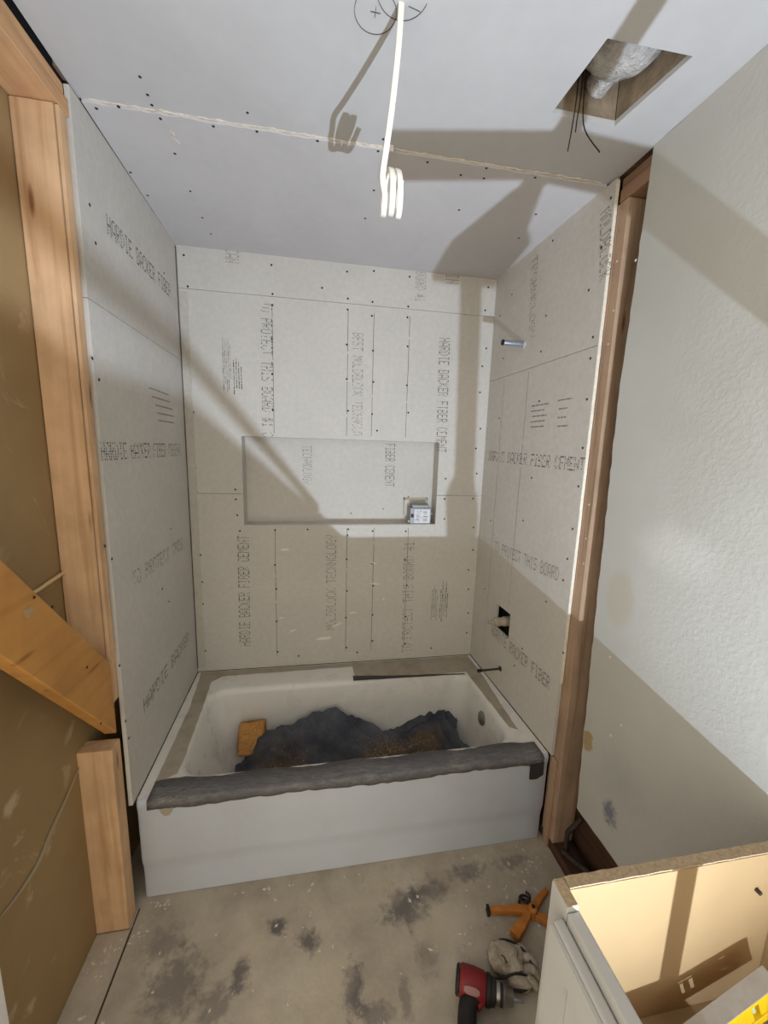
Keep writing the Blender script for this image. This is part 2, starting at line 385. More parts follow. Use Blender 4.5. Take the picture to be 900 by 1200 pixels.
# back wall
wb = thing('wall_back', (.74, .05, 0), kind='structure')
NX0, NX1, NZ0, NZ1 = .236, 1.235, 1.187, 1.630
g = .0009
box('backing_sheet', (-.14, .112, 0), (1.75, .13, 2.75), DARK, wb)  # dark backing added so no outside light leaks through the board seams
b_top = prism('backer_board', FB, rect(XL0, XR0, 2.272+g, ZA), -.012, 0, BOARD, wb)
b_mid = prism('backer_board', FB, [(XL0, 1.349+g), (NX0, 1.349+g), (NX0, NZ1), (NX1, NZ1), (NX1, 1.349+g), (XR0, 1.349+g), (XR0, 2.272-g), (XL0, 2.272-g)], -.012, 0, BOARD, wb)
b_low = prism('backer_board', FB, [(XL0, .4056), (XR0, .4056), (XR0, 1.349-g), (NX1, 1.349-g), (NX1, NZ0), (NX0, NZ0), (NX0, 1.349-g), (XL0, 1.349-g)], -.012, 0, BOARD, wb)
FN = Frame((0, .09, 0), (1, 0, 0), (0, 0, 1), (0, -1, 0))
nb = prism('niche_back_panel', FN, rect(NX0-.01, NX1+.01, NZ0-.01, NZ1+.01), -.012, 0, BOARD, wb)
box('niche_side_panel', (NX0-.012, .0125, NZ0), (NX0, .0895, NZ1), BOARD, wb); box('niche_side_panel', (NX1, .0125, NZ0), (NX1+.012, .0895, NZ1), BOARD, wb)
box('niche_top_panel', (NX0-.012, .0125, NZ1), (NX1+.012, .0895, NZ1+.012), BOARD, wb)
box('niche_sill', (NX0-.012, .004, NZ0-.012), (NX1+.012, .0895, NZ0+.003), BOARD, wb)
# cut-out in the niche back behind the little box
c0 = FN.px(473, 583); c1 = FN.px(500, 603)
for lo, hi in (((c0[0], c1[1]), (c0[0]+.006, c0[1])), ((c0[0], c0[1]-.012), (c1[0], c0[1])), ((c1[0]-.004, c1[1]), (c1[0], c0[1]))):
    prism('cutout_edge', FN, rect(lo[0], hi[0], lo[1], hi[1]), .0004, .003, PTAPE, wb)
COLS = [(.392, .385), (.741, .757), (.86, .905), (1.036, 1.095)]
pts = []
for (ut, ub) in COLS:
    um = lambda z: ut+(ub-ut)*(2.4-z)/1.9
    for z in [2.42, 2.30]+[2.24-.155*i for i in range(4)]: pts.append((um(z)+random.uniform(-.005, .005), z+random.uniform(-.02, .02)))
    for z in [1.15-.16*i for i in range(5)]: pts.append((um(z)+random.uniform(-.005, .005), z+random.uniform(-.02, .02)))
    vline(FB, um(1.95), 1.65, 2.24, .0011, PENCIL, b_mid); vline(FB, um(.8), .47, 1.17, .0011, PENCIL, b_low)
for z in [2.41-.135*i for i in range(15)]:
    pts.append((.02+random.uniform(-.006, .006), z+random.uniform(-.03, .03))); pts.append((1.452+random.uniform(-.012, .012), z+random.uniform(-.03, .03)))
pts += [(.20, 1.37), (.20, 1.32), (.205, 1.24), (.215, 1.16), (1.28, 1.44), (1.28, 1.33), (1.285, 1.22), (.55, 1.165), (.76, 1.165), (.5, .46), (.82, .46), (1.25, .46), (.9, 1.2+.48), (.62, 2.33)]
heads(FB, [p for p in pts if not (NX0-.01 < p[0] < NX1+.01 and NZ0-.01 < p[1] < NZ1+.01)], .0052, wb)
heads(FN, [(.78, 1.235), (.96, 1.26), (1.1, 1.33)], .004, wb)
def bt(text, x, y0, y1, h, mat, parent, fr=FB, **kw):
    a = fr.px(x, y0); b = fr.px(x, y1); m = (a[0]+b[0])/2
    print_text(fr, text, (m+(a[0]-m)*.4, a[1]), (m+(b[0]-m)*.4, b[1]), h, mat, parent, **kw)
bt('TO PROTECT THIS BOARD #1 C', 313, 354, 513, .054, INK, b_mid, drop=.2)
bt('BEST MOLDBLOCK TECHNOLO', 419, 390, 511, .054, INKL, b_mid, drop=.25)
bt('HARDIE BACKER FIBER CEMENT', 519, 396, 531, .058, INK, b_mid)
bt('CAN', 272, 292, 309, .06, INKL, b_top); bt('BOARD #1', 493, 319, 354, .055, INKL, b_top, drop=.2); bt('IN', 530, 321, 334, .07, INKL, b_top)
bt('TECHNOLOGY', 360, 522, 568, .05, INKL, nb, FN, drop=.2); bt('FIBER CEMENT', 457, 520, 571, .055, INK, nb, FN)
bt('HARDIE BACKER FIBER CEMENT', 286, 757, 627, .058, INK, b_low)
bt('MOLDBLOCK TECHNOLOGY', 388, 738, 626, .054, INKL, b_low, drop=.15)
bt('TO PROTECT THIS BOARD #1', 478, 764, 634, .06, INKL, b_low, drop=.2)
print_block(FB, .16, .20, 1.83, 2.10, 5, INKL, b_mid); print_block(FB, .205, .25, 1.80, 2.02, 4, INK, b_mid)
print_block(FB, 1.235, 1.275, .60, .84, 4, INKL, b_low); print_block(FB, 1.285, 1.335, .62, .88, 5, INK, b_low)
# pale smears of compound low on the wall
for (px, py, w, h, ang) in [(334, 644, .05, .012, .1), (380, 748, .10, .02, .05), (395, 732, .075, .010, .4), (343, 739, .05, .008, .35), (330, 724, .03, .007, 0), (438, 660, .05, .007, -.3), (440, 684, .07, .009, -.1), (413, 718, .05, .009, .1), (449, 702, .022, .006, .7)]:
    u, v = FB.px(px, py); pl = []
    for k in range(14):
        t = 2*math.pi*k/14; rr_ = random.uniform(.55, 1.05); x = w/2*math.cos(t)*rr_; y = h/2*math.sin(t)*rr_
        pl.append((u+x*math.cos(ang)-y*math.sin(ang), v+x*math.sin(ang)+y*math.cos(ang)))
    prism('compound_smear', FB, pl, .0002, .0016, SMEAR, b_low)
prism('corner_tape', FB, jag(rect(XL0+.008, .022, .43, 2.26), .0015, .05), .0003, .0014, LTAPE, wb)

# left wall: boards, open framing and the paper back of the next room's drywall
wl = thing('wall_left', (-.05, -.8, 0), kind='structure')
l_up = prism('backer_board', FL, rect(.001, ULEN, 1.963+g, ZA), -.012, 0, BOARD, wl)
l_lo = prism('backer_board', FL, rect(.001, ULEN, .4056, 1.963-g), -.012, 0, BOARD, wl)
prism('corner_crack', FL, jag(rect(.002, .0075, .43, 2.44), .002, .05), .0004, .004, plain('dark_crack', srgb(96, 90, 84), .9), wl)  # dark strip stands in for the shaded gap in the corner
box('kraft_backed_drywall', (-.122, -1.45, 0), (-.107, .11, 2.70), KRAFT, wl)
box('stud', (-.105, -.832, .80), (-.0125, -.793, 2.372), STUD, wl, .003); box('stud', (-.104, -.792, .80), (-.0125, -.752, 2.372), STUD, wl, .003)
box('stud', (-.112, -.848, .002), (-.0125, -.795, .668), STUD, wl, .003)
box('shim_strip', (-.0115, -.829, .95), (-.003, -.800, 2.37), STUD, wl, .001)
box('top_plate', (-.106, -2.3, 2.374), (-.004, -.784, 2.412), STUDY, wl, .002); box('top_plate', (-.106, -2.3, 2.414), (-.012, -.784, 2.444), STUDY, wl, .002)
box('building_paper', (-.10, -2.3, 2.446), (-.022, .10, 2.60), DARK, wl)
box('sole_plate', (-.106, -1.45, .0005), (-.006, -.852, .006), FLOOR, wl, .001)
box('floor_gap', (-.0055, -1.45, .0004), (-.001, -.79, .0012), ROT, wl)
box('stud_seam', (-.0123, -.8335, .96), (-.0108, -.8302, 2.37), OLD, wl)
FDI = Frame((-.036, 0, 0), (0, -1, 0), (0, 0, 1), (1, 0, 0))
bm = bmesh.new(); add_prism(bm, FDI, [(.8335, .715), (.8335, .945), (1.303, 1.525), (1.303, 1.305)], 0, .036)
bmesh.ops.bevel(bm, geom=bm.edges[:], offset=.003, segments=1, affect='EDGES'); brace = link('diagonal_brace', mesh(bm), BRACE, wl)
FD2 = Frame((0.0005, 0, 0), (0, -1, 0), (0, 0, 1), (1, 0, 0))
u, v = FD2.px(34, 716); bm = bmesh.new(); add_prism(bm, FD2, jag([(u-.012, v-.008), (u+.010, v-.014), (u+.016, v+.008), (u-.004, v+.012)], .005, .006), 0, .0015); link('gouge', mesh(bm), plain('scuffed_wood', srgb(178, 148, 110), .9), brace)
heads(FD2, [FD2.px(61, 711), FD2.px(40, 700), FD2.px(102, 782), FD2.px(118, 848)], .004, brace, name='nail_heads')
tube('yellow_cable', smoothpath([(-.098, -.833, 1.225), (-.099, -.90, 1.217), (-.098, -.96, 1.212), (-.098, -1.2, 1.2)], 4), .005, CABLEY, wl)
bm = bmesh.new(); add_sweep(bm, smoothpath([hit(px, py, 0, -.1045) for px, py in ((112, 862), (96, 892), (78, 935), (60, 975), (44, 1013), (20, 1050), (0, 1075))], 5), lambda t: [(.0004, -.002-.007*math.sin(t*3.0)**2), (.0004, .002+.007*math.sin(t*3.0)**2), (-.0004, .002+.007*math.sin(t*3.0)**2), (-.0004, -.002-.007*math.sin(t*3.0)**2)], Vector((1, 0, 0))); link('vapour_strip', mesh(bm), plain('clear_film', srgb(158, 142, 114), .3), wl)
FS = Frame((0, -.8325, 0), (1, 0, 0), (0, 0, 1), (0, -1, 0))
heads(FS, [FS.px(50, 682), FS.px(66, 680), FS.px(57, 265), FS.px(45, 470)], .003, wl, CHIP, 'nail_heads')
heads(FL, [FL.px(x, y) for x, y in [(112, 285), (108, 420), (116, 445), (123, 640), (131, 655), (140, 780), (147, 845), (151, 865), (192, 320), (200, 620), (190, 690), (198, 705), (105, 240)]], .005, wl)
def wt(fr, text, p, q_, h, mat, parent, **kw): print_text(fr, text, fr.px(*p), fr.px(*q_), h, mat, parent, **kw)
wt(FL, 'HARDIE BACKER FIBER', (125, 262), (200, 342), .055, INK, l_up, side=-1)
wt(FL, 'HARDIE BACKER FIBER CEMENT', (118, 529), (212, 527), .055, INK, l_lo, side=-1, drop=.25)
wt(FL, 'TO PROTECT THIS', (155, 680), (214, 636), .055, INKL, l_lo, side=-1, drop=.2)
wt(FL, 'HARDIE BACKER', (168, 828), (221, 745), .055, INK, l_lo, side=-1)
u0, v0 = FL.px(205, 490); u1, v1 = FL.px(170, 462)
print_block(FL, min(u0, u1), max(u0, u1), 1.66, 1.80, 5, INKL, l_lo, False)

# right wall: boards, old studs, and the painted drywall that starts beyond them
wr = thing('wall_right', (1.56, -.8, 0), kind='structure')
r_up = prism('backer_board', FR, rect(.001, RLEN, 1.953+g, ZA), -.0115, 0, BOARD, wr)
HU0, HU1, HZ0, HZ1 = .262, .392, .705, .83
r_lo = ring_prism('backer_board', FR, [(.001, .4056), (RLEN, .4056), (RLEN, 1.953-g), (.001, 1.953-g)], rect(HU0, HU1, HZ0, HZ1), -.0115, 0, BOARD, wr)
prism('cut_board_edge', FR, jag(rect(RLEN+.0003, RLEN+.0025, .72, 2.44), .0006, .04), -.0115, -.0003, BOARD_EDGE, wr)
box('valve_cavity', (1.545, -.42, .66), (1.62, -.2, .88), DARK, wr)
box('stud', (1.534, -.822, .042), (1.622, -.784, 2.372), OLD, wr, .003); box('stud', (1.534, -.783, .042), (1.622, -.745, 2.372), OLD, wr, .003)
box('jack_stud', (1.5245, -.80, .002), (1.5335, -.768, .40), OLD, wr, .002)
box('top_plate', (1.534, -2.6, 2.374), (1.622, -.78, 2.41), OLDY, wr, .002); box('top_plate', (1.538, -2.6, 2.412), (1.622, -.78, 2.442), OLDY, wr, .002)
box('sole_plate', (1.534, -2.6, 0.001), (1.622, -.0, .04), ROT, wr, .003)
box('backing_sheet', (1.632, -2.76, 0), (1.65, .11, 2.75), ROT, wr)
prism('painted_drywall', FW, jag([(.90, 2.45), (.884, 1.75), (.905, 1.0), (.93, .325), (1.2, .325)], .0025, .03)[:-1]+[(3.2, .325), (3.2, 2.45)] if False else
      [p for p in jag([(.90, 2.4545), (.884, 1.75), (.905, 1.0), (.93, .325), (1.2, .322), (2.76, .322), (2.76, 2.4545)], .0022, .03)], -.0125, 0, WALLW, wr)
heads(FW, [FW.px(x, y) for x, y in [(715, 770), (728, 850), (716, 862), (745, 305)]], .004, wr, SMEAR)
FRS = Frame((1.534, 0, 0), (0, -1, 0), (0, 0, 1), (-1, 0, 0))
heads(FRS, [(.80, 2.2), (.812, 2.05), (.805, 1.95), (.808, 1.30), (.812, 1.21), (.803, 1.42)], .004, wr, CHIP, 'nail_heads')
tube('old_pipe', [(1.545, -.87, .06), (1.60, -.98, .07), (1.61, -1.15, .065)], .011, IRON, wr); tube('old_pipe', [(1.56, -.865, .045), (1.56, -.865, .14), (1.61, -.87, .2)], .009, IRON, wr)
pr = []
for x, y in [(688, 230), (716, 232), (652, 260), (690, 340), (648, 282), (695, 395), (705, 290), (640, 370), (692, 420), (634, 412), (632, 470), (688, 468), (683, 525), (678, 570), (623, 560), (613, 610), (665, 655), (660, 680), (671, 620), (640, 705), (612, 760), (603, 780), (660, 765), (590, 420), (600, 345), (586, 370), (575, 610), (568, 690), (585, 490)]: pr.append(FR.px(x, y))
heads(FR, pr, .0048, wr)
wt(FR, 'HARDIE BACKER FIBER CEMENT', (573, 534), (686, 545), .052, INK, r_lo, drop=.25)
wt(FR, 'TO PROTECT THIS BOARD', (580, 640), (656, 674), .055, INKL, r_lo)
wt(FR, 'HARDIE BACKER FIBER', (576, 738), (645, 802), .058, INK, r_lo)
wt(FR, 'MOLDBLOCK', (710, 245), (709, 328), .05, INKL, r_up, drop=.15); wt(FR, 'TECHNOLOGY', (627, 300), (623, 398), .045, INKL, r_up, drop=.3)
u0, v0 = FR.px(622, 480); u1, v1 = FR.px(678, 505); print_block(FR, u0, u0+.15, 1.69, 1.80, 5, INKL, r_lo, False); print_block(FR, u0+.18, u0+.27, 1.68, 1.81, 4, INKL, r_lo, False)
for uu in (.16, .37): vline(FR, uu, .86 if uu > .3 else .5, 1.94, .001, INKL, r_lo)

# ceiling
ce = thing('ceiling', (.75, -1.2, ZM), kind='structure')
hole = [tuple(hit(x, y, 2, ZM)[:2]) for x, y in ((646, 133), (720, 148), (812, 66), (712, 45))]
mc = ring_prism('ceiling_panel', FC, [(-.005, -.733), (1.5335, -.733), (1.5335, -2.6), (.02, -2.6)], hole, -.013, 0, CEILW, ce)
bm = bmesh.new(); add_prism(bm, FCA, jag([(.002, -.7325), (1.519, -.7325)], .003, .02, False)+[(1.519, -.7325), (XR0, .0), (XL0, .0)], -.02, 0); link('alcove_ceiling_panel', mesh(bm), GREYDW, ce)
bm = bmesh.new(); add_prism(bm, FC, [(u_, v_+random.choice((0, 0, .0015, -.003, .002))) for u_, v_ in jag([(.02, -.7365), (1.50, -.7365)], .0012, .012, False)]+[(1.50, -.7335), (.02, -.7335)], .0, .003); link('torn_edge', mesh(bm), GYPSUM, ce)
box('ceiling_backing', (-.14, -2.6, 2.74), (1.75, .13, 2.76), DARK, ce)  # dark cover added above the ceiling to keep outside light out
box('joist', (-.1, -.80, 2.4685), (1.62, -.70, 2.56), OLDY, ce)
heads(FC, [FC.px(x, y) for x, y in [(164, 90), (173, 111), (178, 123), (454, 152), (449, 163), (290, 132)]], .004, ce)
heads(FCA, [FCA.px(x, y) for x, y in [(113, 127), (139, 125), (188, 139), (205, 180), (250, 148), (301, 154), (372, 165), (153, 202), (173, 229), (223, 224), (443, 177), (438, 223), (428, 256), (501, 190), (570, 197), (627, 208), (237, 255), (247, 274), (567, 209), (628, 251), (608, 279), (538, 246), (540, 205)]], .0045, ce)
box('loose_paper_flap', (.80, -.747, 2.44), (.815, -.742, 2.462), WHITEP, ce)
u, v = FCA.px(203, 158); bm = bmesh.new(); add_sweep(bm, smoothpath([FCA.p(u-.004, v-.02, .001), FCA.p(u+.004, v-.005, .003), FCA.p(u-.003, v+.004, .002), FCA.p(u+.008, v+.03, .001)], 4), [(.003, .0005), (-.003, .0005), (-.003, -.0005), (.003, -.0005)], Vector((1, 0, 0))); link('paper_tear', mesh(bm), GYPSUM, ce)
def pencil(path, w=.0012):
    bm = bmesh.new(); add_sweep(bm, path, [(w, .0003), (-w, .0003), (-w, -.0003), (w, -.0003)], None); return link('pencil_mark', mesh(bm), PENCIL, mc)
def arc(cu, cv, r, a0, a1, k=40): return [FC.p(cu+r*math.cos(a0+(a1-a0)*i/k), cv+r*math.sin(a0+(a1-a0)*i/k), .0006) for i in range(k+1)]
cu, cv = FC.px(440, 14)
pencil(arc(cu, cv, .042, 0, 2*math.pi)); pencil([FC.p(cu-.01, cv, .0006), FC.p(cu+.01, cv, .0006)]); pencil([FC.p(cu, cv-.01, .0006), FC.p(cu, cv+.01, .0006)])
pencil(arc(.76, -1.125, .05, .2, 2.9)); pencil([FC.p(.775, -1.104, .0006), FC.p(.80, -1.099, .0006)])

# opening in the ceiling with the old vent housing, each side board its own piece
hv = [FC.p(u, v) for u, v in hole]; cx_ = sum((p for p in hv), Vector())/4
for i in range(4):
    a, b = hv[i], hv[(i+1) % 4]; out = Vector(((a+b)/2-cx_).to_2d().to_3d()).normalized()
    bm = bmesh.new(); q = [a+out*.001, b+out*.001, b+out*.014, a+out*.014]
    lo_ = [bm.verts.new(p+Vector((0, 0, .0135))) for p in q]; hi_ = [bm.verts.new(p+Vector((0, 0, .17))) for p in q]
    bm.faces.new(lo_); bm.faces.new(hi_[::-1])
    for k in range(4): bm.faces.new((lo_[k], lo_[(k+1) % 4], hi_[(k+1) % 4], hi_[k]))
    link('vent_opening_board', mesh(bm), HOUSING, ce)
bm = bmesh.new(); add_prism(bm, FC, [(u+(cx_.x-u)*-.1, v+(cx_.y-v)*-.1) for u, v in hole], -.185, -.172); link('vent_opening_lid', mesh(bm), HOUSING, ce)

# white casing of the doorway beside the camera, with the wall it belongs to
tr = box('trim_1', (-.018, -1.45, .0065), (.004, -1.306, 2.30), WHITEP, None, .003); tag(tr, kind='structure')
wf = box('wall_left_header', (-.122, -2.3, 2.08), (-.006, -1.452, 2.372), WALLW); tag(wf, kind='structure')

# ------------------------------------------------------------------ bathtub
tb = thing('bathtub', (.75, -.38, 0), 'white alcove bathtub with dusty taped rim between the backer board walls', 'bathtub')
def tx_(x, y):
    t = min(1, max(0, -y/.775)); xl = XL0*(1-t)+.003; xr = XR0+(1.52-XR0)*t-.003
    return xl+(x/1.52)*(xr-xl)
def rloop(x0, x1, y0, y1, z, r, k=10):
    out = []
    for (cx, cy, a0) in ((x1-r, y1-r, 0), (x0+r, y1-r, math.pi/2), (x0+r, y0+r, math.pi), (x1-r, y0+r, 1.5*math.pi)):
        for i in range(k+1):
            a = a0+math.pi/2*i/k; x = cx+r*math.cos(a); y = cy+r*math.sin(a); out.append(Vector((tx_(x, y), y, z)))
    return out
loops = [rloop(0, 1.52, -.755, -.002, .30, .004), rloop(0, 1.52, -.757, -.002, .403, .004), rloop(.085, 1.435, -.695, -.155, .403, .10), rloop(.094, 1.426, -.686, -.164, .401, .095), rloop(.102, 1.418, -.678, -.172, .393, .09), rloop(.108, 1.412, -.672, -.178, .375, .09),
         rloop(.15, 1.395, -.655, -.19, .25, .10), rloop(.19, 1.38, -.64, -.205, .14, .11), rloop(.23, 1.36, -.62, -.225, .085, .12), rloop(.29, 1.30, -.57, -.275, .065, .12), rloop(.45, 1.15, -.48, -.36, .060, .05)]
bm = bmesh.new(); R_ = [[bm.verts.new(p) for p in l] for l in loops]
for a, b in zip(R_, R_[1:]):
    for j in range(len(a)): bm.faces.new((a[j], a[(j+1) % len(a)], b[(j+1) % len(a)], b[j]))
bm.faces.new(R_[-1]); link('basin', mesh(bm), ENAMEL, tb, True)
prof = [(-.757, .403), (-.763, .4015), (-.768, .397), (-.770, .389), (-.769, .375), (-.766, .355), (-.765, .17), (-.763, .15), (-.757, .125), (-.756, .10), (-.757, .002), (-.745, .002), (-.745, .36)]
bm = bmesh.new(); k = 24; xs = [0.0, .003, .010]+[.010+1.5*i/k for i in range(1, k)]+[1.510, 1.516, 1.519]; R_ = []
for i, x in enumerate(xs):
    off = {0: .012, 1: .004, 2: 0}.get(min(i, len(xs)-1-i), 0); R_.append([bm.verts.new((x, y+(off if y < -.75 else 0), z)) for y, z in prof])
for a, b in zip(R_, R_[1:]):
    for j in range(len(prof)): bm.faces.new((a[j], a[(j+1) % len(prof)], b[(j+1) % len(prof)], b[j]))
bm.faces.new(R_[0][::-1]); bm.faces.new(R_[-1]); ap = link('apron', mesh(bm), APRON, tb, True)
lathe('overflow_plate', (1.387, -.42, .315), (-1, 0, .12), [(-.005, .033), (.002, .033), (.007, .028), (.009, .012), (.010, .001)], CHROME, tb)
FT = Frame((0, 0, .4034), (1, 0, 0), (0, 1, 0), (0, 0, 1))
prism('rim_tape', FT, jag([(.034, -.70), (.098, -.665), (.10, -.60), (.085, -.28), (.074, -.10), (.115, -.06), (.15, -.055), (.79, -.045), (.80, -.168), (1.40, -.168), (1.43, -.60), (1.46, -.62), (1.475, -.2), (1.47, -.01), (.0, -.01), (.005, -.05), (.03, -.3)], .0018, .03), 0, .0013, PTAPE, tb, label='dusty grey-brown tape along the side and back rims')
prism('rim_tape', FT, jag([(.785, -.178), (1.385, -.192), (1.385, -.185), (1.0, -.16), (.785, -.135)], .0015, .03), .0016, .003, TAPEB, tb, label='black tape strip on the back rim')
bm = bmesh.new(); k = 60; R_ = []
tp = [(-.690, .4040), (-.74, .4045), (-.760, .4035), (-.7665, .4015), (-.7705, .3975), (-.7720, .389), (-.771, .376)]
for i in range(k+1):
    x = .036+(1.492-.036)*i/k; j = random.uniform(-.003, .003); row = []
    for m_, (y, z) in enumerate(tp):
        if m_ == 0: y += j*.8+.006*math.sin(i*.5)
        if m_ == len(tp)-1: z = .368+j*1.2-.004*math.sin(i*.23)+.012*i/k*0
        row.append(bm.verts.new((x, y-.0006, z+.0008)))
    R_.append(row)
for a, b in zip(R_, R_[1:]):
    for j in range(len(tp)-1): bm.faces.new((a[j], a[j+1], b[j+1], b[j]))
ft = link('rim_tape', mesh(bm), TAPE, tb, True, label='dark grey tape folded over the front rim')
md = ft.modifiers.new('s', 'SOLIDIFY'); md.thickness = .0008
FAp = Frame((0, -.7715, 0), (1, 0, 0), (0, 0, 1), (0, -1, 0))
prism('tape_tail', FAp, jag([(1.432, .372), (1.494, .376), (1.496, .318), (1.47, .302), (1.436, .304)], .002, .015), 0, .001, TAPEB, ft)
prism('tape_tail', FAp, jag([(.075, .369), (.118, .370), (.112, .350), (.092, .340), (.08, .352)], .003, .01), 0.0003, .0013, PTAPE, ft)

# dark cloth, foam and sawdust lying in the tub
def seg_d(p, a, b):
    ab = b-a; t = max(0, min(1, (p-a).dot(ab)/ab.length_squared)); return (p-a-ab*t).length, t
RID = [([(.30, -.22), (.38, -.26), (.50, -.25), (.60, -.22), (.70, -.24), (.80, -.23)], [.06, .12, .12, .16, .15, .10], .05), ([(.42, -.36), (.56, -.31), (.70, -.31), (.80, -.25)], [.05, .08, .09, .06], .035),
       ([(.62, -.40), (.75, -.38), (.90, -.33), (1.05, -.27), (1.16, -.24)], [.04, .07, .09, .11, .07], .05), ([(1.18, -.42), (1.235, -.33), (1.26, -.24)], [.06, .13, .10], .035), ([(1.30, -.44), (1.315, -.34), (1.30, -.25)], [.04, .11, .09], .028),
       ([(.80, -.52), (1.0, -.47), (1.18, -.50)], [.03, .05, .04], .06), ([(.30, -.55), (.5, -.58), (.8, -.60)], [.03, .03, .05], .05)]
def tub_floor(x, y):
    z = .068
    for d, lim in ((x-.30, 0), (1.30-x, 0), (y+.58, 0), (-.265-y, 0)):
        if d < 0: z = max(z, .068+(-d)*.55+d*d*12)
    return z
ENV = [(.26, .10), (.31, .17), (.36, .205), (.47, .238), (.57, .272), (.65, .262), (.72, .262), (.78, .235), (.85, .212), (.96, .165), (1.08, .138), (1.19, .158), (1.25, .182), (1.29, .192), (1.33, .165), (1.36, .11), (1.4, .09)]
SEAM = [(.26, -.34), (.345, -.36), (.42, -.31), (.50, -.345), (.61, -.35), (.69, -.36), (.78, -.40), (.87, -.43), (1.0, -.40), (1.12, -.36), (1.2, -.40), (1.28, -.44), (1.4, -.44)]
def interp(tab, x):
    for (a, za), (b, zb) in zip(tab, tab[1:]):
        if x <= b: t = max(0, (x-a)/(b-a)); t = t*t*(3-2*t); return za+(zb-za)*t
    return tab[-1][1]
def sstep(t): t = max(0, min(1, t)); return t*t*(3-2*t)
def cloth_h(x, y):
    fl = tub_floor(x, y)+.014; xw = x+.03*noise.noise(Vector((x*5, y*8, 4)))
    E_ = interp(ENV, xw); yr = -.262+.018*math.sin(x*11)
    d = y-yr; f_ = math.exp(-(d/.035)**2) if d > 0 else .42*math.exp(-(d/.07)**2)+.58*math.exp(-(d/.20)**2)
    z = max(fl, fl+max(0, E_-.085)*f_)
    q = Vector((x*9, y*9, 1.3)); on = min(1, max(.25, (E_-.09)*9))
    z += .042*on*(sstep((y-interp(SEAM, x))/.02)-.5)*math.exp(-((y-interp(SEAM, x))/.10)**2)*2*.5
    u_ = x*math.cos(.5)-y*math.sin(.5); w_ = x*math.sin(.5)+y*math.cos(.5)
    z += .034*on*(.45-abs(noise.noise(Vector((u_*7, w_*22, 2.2)))))
    z += .011*(.4-abs(noise.noise(Vector((x*26+y*10, y*16, 7.1)))))+.006*noise.noise(q)+.002*noise.noise(q*6)
    if x > 1.16: z += .016*math.sin((x+.25*y)*120)*sstep((x-1.16)/.06)*on
    return max(z, fl-.004)
bm = bmesh.new(); nx, ny = 210, 96; G = {}
for i in range(nx+1):
    for j in range(ny+1):
        s = i/nx; t = j/ny; y1 = -.215+.02*math.sin(s*9)-.05*max(0, (s-.8)*5)**2*.2; y0 = -.63+.02*math.sin(s*7); y = y0+(y1-y0)*t
        x0 = .262+.03*math.sin(t*8)+.02*t; x1 = 1.345-.02*math.cos(t*9); x = x0+(x1-x0)*s
        G[i, j] = bm.verts.new((tx_(x, y), y, cloth_h(x, y)))
for i in range(nx):
    for j in range(ny): bm.faces.new((G[i, j], G[i+1, j], G[i+1, j+1], G[i, j+1]))
cl = link('drop_cloth', mesh(bm), CLOTH, None, True); tag(cl, 'crumpled dark navy drop cloth lying in the bathtub', 'cloth')
md = cl.modifiers.new('s', 'SOLIDIFY'); md.thickness = .004; md.offset = 1
bm = bmesh.new(); add_box(bm, (-.06, -.035, -.07), (.06, .035, .07), .012, None, 3)
bmesh.ops.subdivide_edges(bm, edges=bm.edges[:], cuts=2)
for v_ in bm.verts: v_.co += v_.co.normalized()*.008*noise.noise(v_.co*30)
for v_ in bm.verts: v_.co = Matrix.Rotation(-.55, 3, 'X') @ v_.co+Vector((.292, -.268, .205))
fo = link('foam_block', mesh(bm), FOAM, None, True); tag(fo, 'cork-brown foam block standing behind the dark cloth in the tub', 'foam')
bm = bmesh.new()
for (cx, cy, sx_, sy_, cnt) in [(.98, -.40, .14, .07, 900), (.42, -.45, .14, .10, 500), (.75, -.50, .25, .06, 350), (1.12, -.36, .08, .05, 250), (.72, -.20, .1, .02, 120)]:
    for _ in range(cnt):
        x = random.gauss(cx, sx_*.55); y = random.gauss(cy, sy_*.55)
        if not (.30 < x < 1.33 and -.62 < y < -.235): continue
        z = cloth_h(x, y)+.0055; r = random.choice((.001, .0014, .002, .003, .0045)); a = random.random()*6
        vs = [bm.verts.new((tx_(x, y)+r*math.cos(a+k*2.1), y+r*math.sin(a+k*2.1), z-.001)) for k in range(3)]; tpv = bm.verts.new((tx_(x, y), y, z+r*.8))
        bm.faces.new(vs)
        for k in range(3): bm.faces.new((vs[k], vs[(k+1) % 3], tpv))
sd = link('sawdust', mesh(bm), SAWDUST); tag(sd, 'scattered tan sawdust and chips on the dark cloth', 'sawdust', kind='stuff')
bm = bmesh.new(); z = cloth_h(.58, -.47); add_box(bm, (-.022, -.018, -.002), (.022, .018, .002), .0008, Matrix.Translation((tx_(.58, -.47), -.47, z+.012)) @ Matrix.Rotation(.2, 4, 'X') @ Matrix.Rotation(.3, 4, 'Z'))
sc_ = link('board_scrap', mesh(bm), PTAPE); tag(sc_, 'small greyish square scrap of board on the cloth in the tub', 'scrap')

